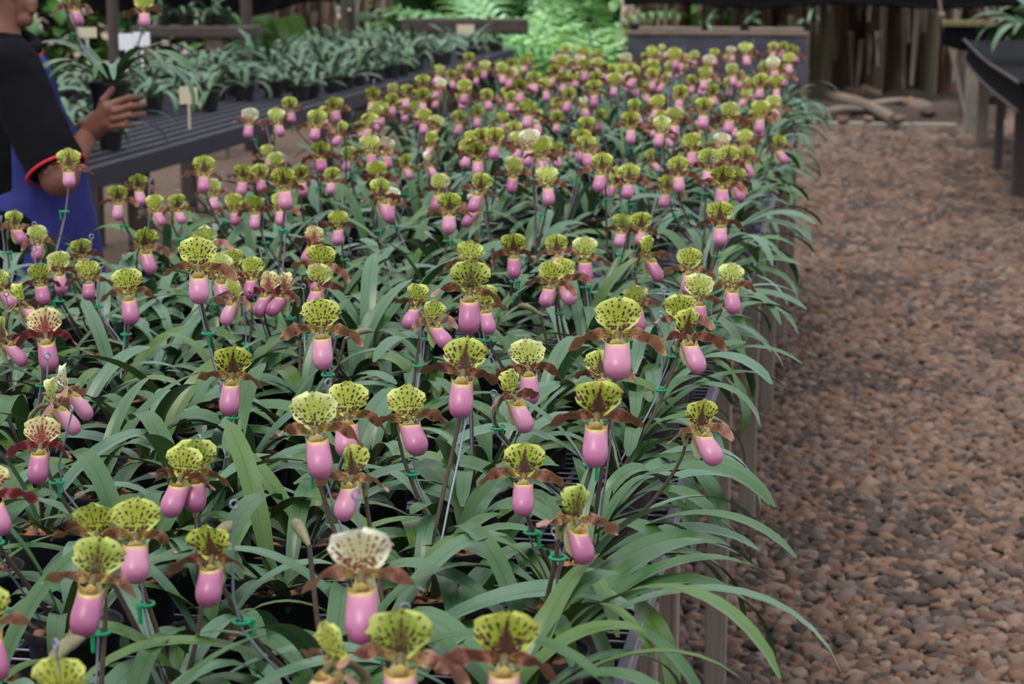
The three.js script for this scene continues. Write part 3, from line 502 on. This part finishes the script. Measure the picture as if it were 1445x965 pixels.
// ------------------------------------------------------------------ black shade nets over the back, banana stems beneath, greenery beyond
{
  const netMat = phys({ color: 0x0b0b0e, roughness: 0.95, specularIntensity: 0.2 });
  const net = (label, x0, x1, z0, yb, lift, deep = 8.5) => {
    const t = thing('shade_net', label, 'net');
    part('valance', grid(50, 8, (u, v) => { const x = mixn(x0, x1, u); return [x, mixn(2.7, yb + lift(u) + 0.02 * Math.sin(u * 17), v), z0 + 0.04 * Math.sin(u * 60) * v + 0.06 * noise.noise(u * 12, v * 2, 5)]; }), netMat, t);
    part('hem', tube([...Array(13).keys()].map((i) => V3(mixn(x0, x1, i / 12), yb + lift(i / 12) + 0.02 * Math.sin(i / 12 * 17), z0)), 0.02, 6, 40), netMat, t);
    part('added_roof_sheet', grid(20, 12, (u, v) => [mixn(x0, x1, u), 2.7 + 0.06 * Math.sin(u * 14) * Math.sin(v * 9), z0 - v * deep]), netMat, t);  // unseen opaque sheet, added to keep the stems beneath dark
  };
  { // fine black netting stretched over the nursery: half the light comes through its mesh
    const t = thing('roof_net', 'fine black shade netting stretched over the nursery benches', 'net');
    const m = phys({ color: 0x121214, roughness: 0.95, specularIntensity: 0.2, transparent: true, opacity: 0.56 });
    part('netting', grid(24, 40, (u, v) => [mixn(-9, 5, u), 2.76 + 0.05 * Math.sin(u * 24) * Math.sin(v * 36), mixn(6, -15.9, v)]), m, t);
    for (const x of [-6.2, -2.05, 1.6]) part('support_wire', tube([V3(x, 2.7, 6), V3(x, 2.7, -5), V3(x, 2.7, -15.9)], 0.004, 5, 6), steel, t);
  }
  const l0 = at(120, 10, 16), l1 = at(500, 10, 16), r0 = at(880, 5, 17.4), r1 = at(1560, 5, 17.4);
  net('black shade net hanging low over the banana stems behind the leafy orchids', l0.x, l1.x, l0.z, l0.y - 0.03, (u) => 0.12 * smooth(0.65, 1, u), 5);
  net('black shade net hanging over the banana stems at the path end', r0.x, r1.x, r0.z, r0.y, () => 0);
  const barkT = (a, b, k) => std({ map: tex(64, 128, (u, v) => mix3(a, b, clamp(0.5 + 0.7 * noise.noise(u * 10, v * 2, k) + 0.4 * fbm(u * 24, v * 8, k), 0, 1))), roughness: 0.85 });
  const bark = [barkT([48, 38, 30], [86, 66, 50], 1), barkT([56, 50, 34], [86, 76, 52], 2), barkT([70, 48, 36], [110, 78, 58], 3)];
  const dry = [barkT([128, 110, 100], [190, 172, 160], 4), barkT([96, 74, 58], [150, 122, 100], 5)];
  const bigLeaf = (L, w, el, dr) => leafGeo(L, w, el, dr, 0.2, 0.1, 8, 14);
  const big = [bigLeaf(1.5, 0.34, 1.2, 1.4), bigLeaf(1.2, 0.3, 0.9, 1.7), bigLeaf(1.0, 0.26, 1.3, 1.1)];
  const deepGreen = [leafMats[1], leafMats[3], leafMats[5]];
  const stem = (px, d, r, k, side) => {
    const q = at(px, 60, d), t = thing('banana_stem', side, 'banana plant', [q.x, 0, q.z], 0, side.includes('path') ? 'banana stems at the path end' : 'banana stems behind the leafy orchids');
    const lean = rr(-0.06, 0.06);
    part('trunk', tube([V3(0, -0.02, 0), V3(lean * 0.5, 0.8, 0), V3(lean, 1.6, 0), V3(lean * 2, 2.5, 0)], [r * 1.15, r, r * 0.92, r * 0.7], 12, 12), bark[k % 3], t);
    for (let i = 0; i < 6; i++) { const a = rr(0.1, 3.0), y1 = rr(0.6, 1.7), l = rr(0.3, 0.9), w = rr(0.03, 0.09), ox = Math.cos(a) * r * 1.15, oz = Math.sin(a) * r * 1.15, ph = rr(0, 6); part('dry_leaf', grid(3, 10, (u, v) => [ox * (1 + v * 0.35) + (u - 0.5) * w * (1.1 - v * 0.6), y1 - v * l, oz * (1 + v * 0.5) + 0.03 * Math.sin(v * 7 + ph) + 0.012 * Math.sin(u * 6 + ph)]), dry[i % 2], t); }
    if (k % 2 === 0) for (let i = 0; i < 2; i++) { const m = part('leaf_blade', pick(big), deepGreen[i], t); m.position.set(lean * 2, 1.9, 0); m.rotation.set(0, rr(0, 6.3), -0.3, 'YXZ'); }
  };
  [898, 926, 960, 1005, 1046, 1088, 1122].forEach((px, i) => stem(px, 19.2 + (i % 3) * 0.5, 0.09 + 0.02 * (i % 2), i, 'brown banana stem behind the netted end bench, near the path end'));
  [1158, 1182, 1207, 1232, 1256, 1283, 1308, 1338, 1372].forEach((px, i) => stem(px, 19.0 + (i % 3) * 0.4, 0.1 + 0.02 * (i % 3), i + 1, 'brown banana stem with hanging dry leaves at the path end'));
  [372, 398, 432, 462, 512, 536].forEach((px, i) => stem(px, 17.6 + (i % 3) * 0.4, 0.08 + 0.02 * (i % 2), i, 'dark banana stem under the black net behind the leafy orchids'));
  // broad leaves showing under the left net
  [[392, 46, 16.6, 'dark broad leaf plant under the black net'], [425, 40, 16.4, 'arching pale green broad leaf plant under the black net'], [605, 30, 17, 'bright green broad leaf plant at the corner of the black net']].forEach(([px, py, d, label], j) => { const q = at(px, py, d); const t = thing('broad_leaf_plant', label, 'plant', [q.x, 0, q.z]); for (let i = 0; i < 6; i++) { const m = part('leaf', pick(big), deepGreen[(i + j) % 3], t); m.rotation.y = i * 1.1 + j; m.position.y = 0.25; m.scale.setScalar(rr(0.6, 0.85)); } part('stem', tube([V3(0, 0, 0), V3(0, 0.3, 0)], [0.05, 0.04], 8, 3), bark[1], t); });
  // sunlit greenery beyond: palms one can tell apart, hedge leaves one cannot
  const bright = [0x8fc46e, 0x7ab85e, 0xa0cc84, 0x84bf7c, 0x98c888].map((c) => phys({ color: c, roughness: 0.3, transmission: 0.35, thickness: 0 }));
  const names = ['pale', 'glossy', 'light-green', 'bright', 'yellow-green', 'fresh green', 'tall'];
  [605, 650, 695, 740, 780, 815, 846].forEach((px, j) => {
    const q = at(px, 60, 17.5 + (j % 3)); const t = thing('palm_bush', `${names[j]} arching palm bush in the sunlit gap beyond the benches`, 'palm', [q.x, 0, q.z]);
    for (let i = 0; i < 9; i++) {                                               // frond: midrib with leaflets
      const L = rr(1.0, 1.6), el = rr(0.7, 1.35), dr = rr(0.9, 1.7); let x = 0, y = 0, a = el; const P = []; for (let k = 0; k <= 14; k++) { P.push([x, y, a]); x += Math.cos(a) * L / 14; y += Math.sin(a) * L / 14; a -= dr / 14; }
      const gs = [tube(P.map((p) => V3(p[0], p[1], 0)), [0.012, 0.009, 0.004], 5, 14)];
      for (let k = 2; k <= 14; k++) for (const s of [-1, 1]) { const g = leafGeo(0.34 * Math.sin(0.4 + k / 14 * 2.3) + 0.08, 0.035, 0.15, 0.9, 0.2, 0, 2, 5); g.rotateY(-s * 1.0); g.rotateZ(P[k][2] * 0.7); g.translate(P[k][0], P[k][1], 0); gs.push(g); }
      const f = part('frond', mergeGeometries(gs), bright[(i + j) % 5], t); f.position.y = 0.15; f.rotation.y = i * 2.4 + j;
    }
    part('base', tube([V3(0, 0, 0), V3(0, 0.25, 0)], [0.09, 0.06], 8, 3), bark[1], t);
  });
  const hedge = (name, label, x0, x1, z0, n, mats, hgt, size) => {
    const lg = leafGeo(0.22, 0.09, 0.4, 1.0, 0.3, 0.2, 2, 5);
    const g = new THREE.Group(); g.name = name; g.userData = { label, category: 'foliage', kind: 'stuff' }; scene.add(g);
    mats.forEach((m, k) => { const im = new THREE.InstancedMesh(lg, m, n); im.name = 'leaves'; im.castShadow = im.receiveShadow = true; const o = new THREE.Object3D(); for (let i = 0; i < n; i++) { o.position.set(rr(x0, x1), Math.pow(rnd(), 0.8) * hgt, z0 - rr(0, 1.6)); o.rotation.set(rr(-0.6, 0.6), rr(0, 6.3), rr(-0.7, 0.6)); o.scale.setScalar(size * rr(0.6, 1.4)); o.updateMatrix(); im.setMatrixAt(i, o.matrix); } g.add(im); });
  };
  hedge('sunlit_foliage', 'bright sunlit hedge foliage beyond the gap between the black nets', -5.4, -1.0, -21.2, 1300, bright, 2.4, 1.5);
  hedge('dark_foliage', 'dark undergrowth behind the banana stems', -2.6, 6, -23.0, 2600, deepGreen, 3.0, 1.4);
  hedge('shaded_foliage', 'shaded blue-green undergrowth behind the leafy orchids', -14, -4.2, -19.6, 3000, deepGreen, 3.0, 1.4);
}
//PERSON
// ------------------------------------------------------------------ the person in the aisle, turned to the bench, holding a potted orchid
{
  const D = 4.7, J = (px, py, d = D) => at(px, py, d);
  const sub = V3(), ab = V3();
  const cap = (a, b, ra, rb) => (p) => { ab.subVectors(b, a); sub.subVectors(p, a); const t = clamp(sub.dot(ab) / ab.lengthSq(), 0, 1); return sub.addScaledVector(ab, -t).length() - mixn(ra, rb, t); };
  const ell = (c, rx, ry, rz) => (p) => { const x = (p.x - c.x) / rx, y = (p.y - c.y) / ry, z = (p.z - c.z) / rz, k = Math.hypot(x, y, z); return (k - 1) * Math.min(rx, ry, rz); };
  const smin = (a, b, k) => { const h = clamp(0.5 + 0.5 * (b - a) / k, 0, 1); return mixn(b, a, h) - k * h * (1 - h); };
  const union = (fs, k) => (p) => { let d = 1e3; for (const f of fs) { const e = f(p); if (e < d + k) d = d > 100 ? e : smin(d, e, k); } return d; };
  function mesh(sdf, lo, hi, cell) {
    const size = hi.clone().sub(lo), n = Math.min(150, Math.ceil(Math.max(size.x, size.y, size.z) / cell) + 4), half = size.clone().multiplyScalar(0.5), c = lo.clone().add(half);
    const m = new MarchingCubes(n, new THREE.MeshStandardMaterial(), false, false, 160000); m.isolation = 0; const p = V3();
    for (let k = 0; k < n; k++) for (let j = 0; j < n; j++) for (let i = 0; i < n; i++) { p.set(c.x + (i - n / 2) / (n / 2) * half.x, c.y + (j - n / 2) / (n / 2) * half.y, c.z + (k - n / 2) / (n / 2) * half.z); m.field[i + j * n + k * n * n] = -sdf(p); }
    m.update();
    const g0 = new THREE.BufferGeometry(), a = m.positionArray.slice(0, m.count * 3); for (let i = 0; i < a.length; i += 3) { a[i] = c.x + a[i] * half.x; a[i + 1] = c.y + a[i + 1] * half.y; a[i + 2] = c.z + a[i + 2] * half.z; }
    g0.setAttribute('position', new THREE.BufferAttribute(new Float32Array(a), 3)); const g = mergeVertices(g0, 1e-5); g.computeVertexNormals(); return g;
  }
  const box = (pts, r) => { const b = new THREE.Box3().setFromPoints(pts); b.expandByScalar(r); return b; };
  // joints
  const neck = J(-8, 62), chest = J(-2, 118), belly = J(32, 225), hip = V3(belly.x + 0.0, 0.82, belly.z);
  const shR = J(14, 100, 4.56), elR = J(84, 250, 4.5), wrR = J(124, 192, 4.66), shL = J(2, 100, 4.88), elL = J(70, 250, 4.96), wrL = J(120, 182, 4.9);
  const skull = J(-4, -40), chin = J(31, 25), mouthC = J(36, 4);
  const head = union([ell(skull, 0.088, 0.112, 0.076), cap(J(6, -14), chin, 0.062, 0.018), cap(J(30, -34), mouthC, 0.035, 0.026), cap(J(41, -38), J(56, -12), 0.009, 0.0125), cap(J(56, -11), J(46, -6), 0.011, 0.012), cap(J(46, 5, 4.685), J(46, 5, 4.715), 0.0085, 0.0085), cap(J(45, 15, 4.687), J(45, 15, 4.713), 0.009, 0.009), cap(J(38, 28), J(20, 30), 0.016, 0.02), ell(J(-12, -24, 4.615), 0.02, 0.032, 0.01), cap(J(30, -44, 4.66), J(34, -44, 4.74), 0.016, 0.016)], 0.012);
  const bodyF = union([cap(neck, J(4, 6), 0.052, 0.05), cap(chest, belly, 0.1, 0.105), cap(neck, chest, 0.06, 0.1), cap(shR, shL, 0.055, 0.055), cap(belly, hip, 0.105, 0.13), cap(shR, elR, 0.05, 0.038), cap(elR, wrR, 0.04, 0.026), cap(shL, elL, 0.05, 0.038), cap(elL, wrL, 0.04, 0.026),
    cap(hip.clone().add(V3(0, -0.03, 0.08)), V3(hip.x + 0.02, 0.42, hip.z + 0.09), 0.085, 0.058), cap(V3(hip.x + 0.02, 0.42, hip.z + 0.09), V3(hip.x, 0.09, hip.z + 0.09), 0.055, 0.038), cap(hip.clone().add(V3(0, -0.03, -0.08)), V3(hip.x + 0.02, 0.42, hip.z - 0.09), 0.085, 0.058), cap(V3(hip.x + 0.02, 0.42, hip.z - 0.09), V3(hip.x, 0.09, hip.z - 0.09), 0.055, 0.038),
    cap(V3(hip.x - 0.03, 0.045, hip.z + 0.09), V3(hip.x + 0.16, 0.035, hip.z + 0.1), 0.042, 0.032), cap(V3(hip.x - 0.03, 0.045, hip.z - 0.09), V3(hip.x + 0.16, 0.035, hip.z - 0.1), 0.042, 0.032)], 0.03);
  // hands: palm, four fingers and a thumb closed on the pot
  const hand = (w, fingers, thumb, palm) => union([cap(w, palm[0], 0.025, 0.02), cap(w, palm[1], 0.024, 0.019), cap(palm[0], palm[1], 0.0185, 0.0175), ...[...fingers, thumb].map((f) => union([cap(f[0], f[1], f[3] * 1.12, f[3]), cap(f[1], f[2], f[3], f[3] * 0.82)], 0.004))], 0.0055);
  const handR = hand(wrR, [[J(160, 146, 4.62), J(182, 138, 4.62), J(200, 137, 4.69), 0.0088], [J(163, 157, 4.615), J(184, 150, 4.61), J(203, 148, 4.68), 0.0092], [J(161, 168, 4.62), J(183, 163, 4.615), J(203, 161, 4.68), 0.0088], [J(156, 179, 4.63), J(174, 177, 4.62), J(190, 177, 4.68), 0.0078]], [J(138, 166, 4.67), J(146, 142, 4.66), J(158, 126, 4.67), 0.0098], [J(153, 153, 4.625), J(150, 173, 4.635)]);
  const handL = hand(wrL, [[J(160, 148, 4.96), J(178, 142, 4.97), J(194, 140, 4.9), 0.0088], [J(162, 158, 4.96), J(180, 153, 4.97), J(198, 151, 4.9), 0.0092], [J(160, 168, 4.96), J(178, 164, 4.97), J(194, 162, 4.9), 0.0088], [J(155, 178, 4.955), J(170, 176, 4.96), J(184, 175, 4.9), 0.0078]], [J(140, 164, 4.91), J(146, 144, 4.91), J(154, 130, 4.9), 0.0098], [J(152, 154, 4.955), J(149, 172, 4.95)]);
  const hb = (w) => { const c = w.clone().add(V3(0.07, 0.05, 0)); return [c.clone().add(V3(-0.13, -0.12, -0.12)), c.clone().add(V3(0.13, 0.13, 0.12))]; };
  const bodyBox = box([neck, V3(hip.x, 0.0, hip.z), wrR, wrL, shR, shL, chest], 0.17);
  const gBody = mesh(bodyF, bodyBox.min, new THREE.Vector3(bodyBox.max.x, neck.y + 0.14, bodyBox.max.z), 0.012);
  const gHead = mesh(head, skull.clone().add(V3(-0.13, -0.2, -0.12)), skull.clone().add(V3(0.16, 0.15, 0.12)), 0.0035);
  const gHR = mesh(handR, ...hb(wrR), 0.003), gHL = mesh(handL, ...hb(wrL), 0.003);
  const skinT = std({ color: 0x74493a, roughness: 0.55 });
  const person = part('person', mergeGeometries([gBody, gHead, gHR, gHL]), skinT, scene);
  person.userData = { label: 'person in black red-trimmed polo shirt and blue apron holding a potted orchid', category: 'person' };
  // clothes
  const black = phys({ color: 0x0c0c11, roughness: 0.9, specularIntensity: 0.25 }), blue = std({ color: 0x262c78, roughness: 0.8 }), red = std({ color: 0xc4202a, roughness: 0.6 }), hairM = std({ color: 0x15110f, roughness: 0.5 });
  const loose = 0.02, armDir = (s, e) => e.clone().sub(s).normalize();
  const sleeveEnd = (s, e) => s.clone().lerp(e, 0.93);
  const torso = union([cap(neck.clone().add(V3(0, -0.03, 0)), chest, 0.07, 0.115), cap(chest, belly, 0.115, 0.122), cap(belly, hip, 0.122, 0.145), cap(shR, shL, 0.066, 0.066)], 0.04);
  const fold = (p) => 0.006 * noise.noise(p.x * 14, p.y * 9, p.z * 14) + 0.003 * noise.noise(p.x * 30, p.y * 22, p.z * 30);
  const sl = (s, e) => { const end = sleeveEnd(s, e), f = cap(s, e.clone().lerp(s, -0.2), 0.072, 0.07), n = armDir(s, e); return (p) => Math.max(f(p), sub.subVectors(p, end).dot(n)); };
  const slR = sl(shR, elR), slL = sl(shL, elL);
  const shirtOuter = (p) => smin(smin(torso(p), slR(p), 0.03), slL(p), 0.03) + fold(p);
  const shirtF = (p) => Math.max(shirtOuter(p), hip.y + 0.04 - p.y, p.y - neck.y - 0.035);
  const sb = box([neck, hip, shR, shL, elR, elL], 0.16);
  const shirt = part('polo_shirt', mesh(shirtF, sb.min, sb.max, 0.0095), black, person, 'black short-sleeved polo shirt');
  const ring = (c, n, r, t, m, name, sc = 1) => { const g = new THREE.TorusGeometry(r, t, 8, 40); const o = part(name, g, m, shirt); o.position.copy(c); o.quaternion.setFromUnitVectors(V3(0, 0, 1), n); o.scale.set(1, sc, 1); return o; };
  for (const [s, e] of [[shR, elR], [shL, elL]]) ring(sleeveEnd(s, e), armDir(s, e), 0.0715, 0.004, red, 'sleeve_piping');
  const cN = V3(0.38, 0.92, 0.08).normalize(), cC = J(6, 52);
  ring(cC, cN, 0.078, 0.018, black, 'collar'); ring(cC.clone().addScaledVector(cN, -0.008), cN, 0.097, 0.0032, red, 'collar_piping');
  part('placket', tube([J(50, 66), J(40, 84), J(38, 100)], [0.008, 0.007, 0.006], 6, 6), red, shirt);
  const front = (p) => torso(p) - 0.012 + fold(p) * 0.6;
  const skirt = union([cap(belly.clone().add(V3(0.01, -0.02, 0)), V3(hip.x + 0.02, 0.42, hip.z), 0.145, 0.2)], 0.02);
  const apronF = (p) => Math.max(smin(Math.max(front(p), -(torso(p) + 0.004)), Math.max(skirt(p) + fold(p), -(skirt(p) + 0.02)), 0.02), p.y - J(50, 78).y, 0.42 - p.y, mixn(mixn(chest.x + 0.075, belly.x + 0.035, smooth(chest.y, belly.y, p.y)), hip.x - 0.12, smooth(hip.y + 0.08, hip.y + 0.03, p.y)) - p.x);
  const apb = box([J(50, 78), V3(hip.x, 0.42, hip.z)], 0.24);
  part('apron', mesh(apronF, apb.min, apb.max, 0.009), blue, person, 'royal blue apron');
  const trou = (p) => Math.max(bodyF(p) - 0.018, p.y - hip.y - 0.03, 0.1 - p.y);
  part('trousers', mesh(trou, V3(hip.x - 0.25, 0, hip.z - 0.28), V3(hip.x + 0.28, hip.y + 0.1, hip.z + 0.28), 0.014), black, person);
  for (const s of [-1, 1]) part('shoe', tube([V3(hip.x - 0.07, 0.05, hip.z + s * 0.09), V3(hip.x, 0.055, hip.z + s * 0.09), V3(hip.x + 0.1, 0.045, hip.z + s * 0.095), V3(hip.x + 0.2, 0.04, hip.z + s * 0.1)], [0.03, 0.052, 0.046, 0.02], 10, 10), black, person);
  const hairF = (p) => Math.max(ell(skull.clone().add(V3(-0.012, 0.016, 0)), 0.096, 0.112, 0.086)(p), (p.x - skull.x) * 0.8 - (p.y - skull.y) - 0.01);
  part('hair', mesh(hairF, skull.clone().add(V3(-0.13, -0.14, -0.12)), skull.clone().add(V3(0.12, 0.16, 0.12)), 0.006), hairM, person, 'short dark hair');
  for (const z of [4.665, 4.735]) { const e = part('eye', new THREE.SphereGeometry(0.0105, 12, 8), std({ color: 0xe8e2da, roughness: 0.3 }), person); e.position.copy(J(35, -34, z)); const ir = part('iris', new THREE.SphereGeometry(0.0056, 10, 8), hairM, e); ir.position.set(0.007, 0, 0.001); }
  const lip = std({ color: 0x7c4441, roughness: 0.5 });
  part('lips', tube([J(47, 9, 4.678), J(50.5, 10, 4.7), J(47, 9, 4.722)], [0.002, 0.0055, 0.002], 8, 8), lip, person);

  // the orchid in the hands
  const pc = J(157, 166, 4.77), r = thing('held_orchid', 'slipper orchid in black pot held in the hands of the person in the apron', 'orchid', pc.toArray());
  const pot = part('pot', potGeo, blackPlastic, r, 'black plastic nursery pot'); pot.scale.set(1.12, 1.15, 1.12);
  const pb = part('clay_pebbles', pebbleGeos[0], pebbleMat, pot); pb.userData.kind = 'stuff';
  const my = POT_H * 1.15;
  const want = [[-2.6, 0.9], [-2.2, 1.1], [-1.5, 0.7], [-0.9, 1.05], [-0.35, 1.15], [-0.15, 0.95], [0.25, 1.1], [0.6, 1.2], [2.9, 1.15], [2.5, 1.0], [1.4, 0.9], [2.0, 1.1], [-2.9, 1.2], [3.2, 0.85], [-0.5, 0.8], [0.0, 0.75], [-1.2, 0.8], [-1.9, 0.85], [-0.05, 1.1], [0.4, 0.9], [-0.7, 1.05], [2.75, 1.05]];
  want.forEach(([a, s], i) => { const m = part('leaf', i % 4 < 3 ? longLeaves[i % 6] : leafGeos[(i * 5) % 28], leafMats[[0, 2, 1, 4, 3][i % 5]], r); m.position.set(0.01, my - 0.012, 0.01); m.rotation.y = a; m.scale.setScalar(s * 1.05); });
  for (const [px, py, yaw, kind, d] of [[103, 10, 0.5, 'b', 4.74], [203, 15, 0.0, 'a', 4.78], [93, -14, 0.3, 'b', 4.82]]) { const C = J(px, py, d).sub(pc), yw = Math.atan2(-pc.x, -pc.z) + yaw; addStalk(r, C, yw, V3(0.01, 0, 0.005), my, { stake: 0.02 }); addFlower(r, C, yw, 0, 0, 1.12, kind, 1, px > 150 ? 1 : 2); }
}
renderer.render(scene, camera);
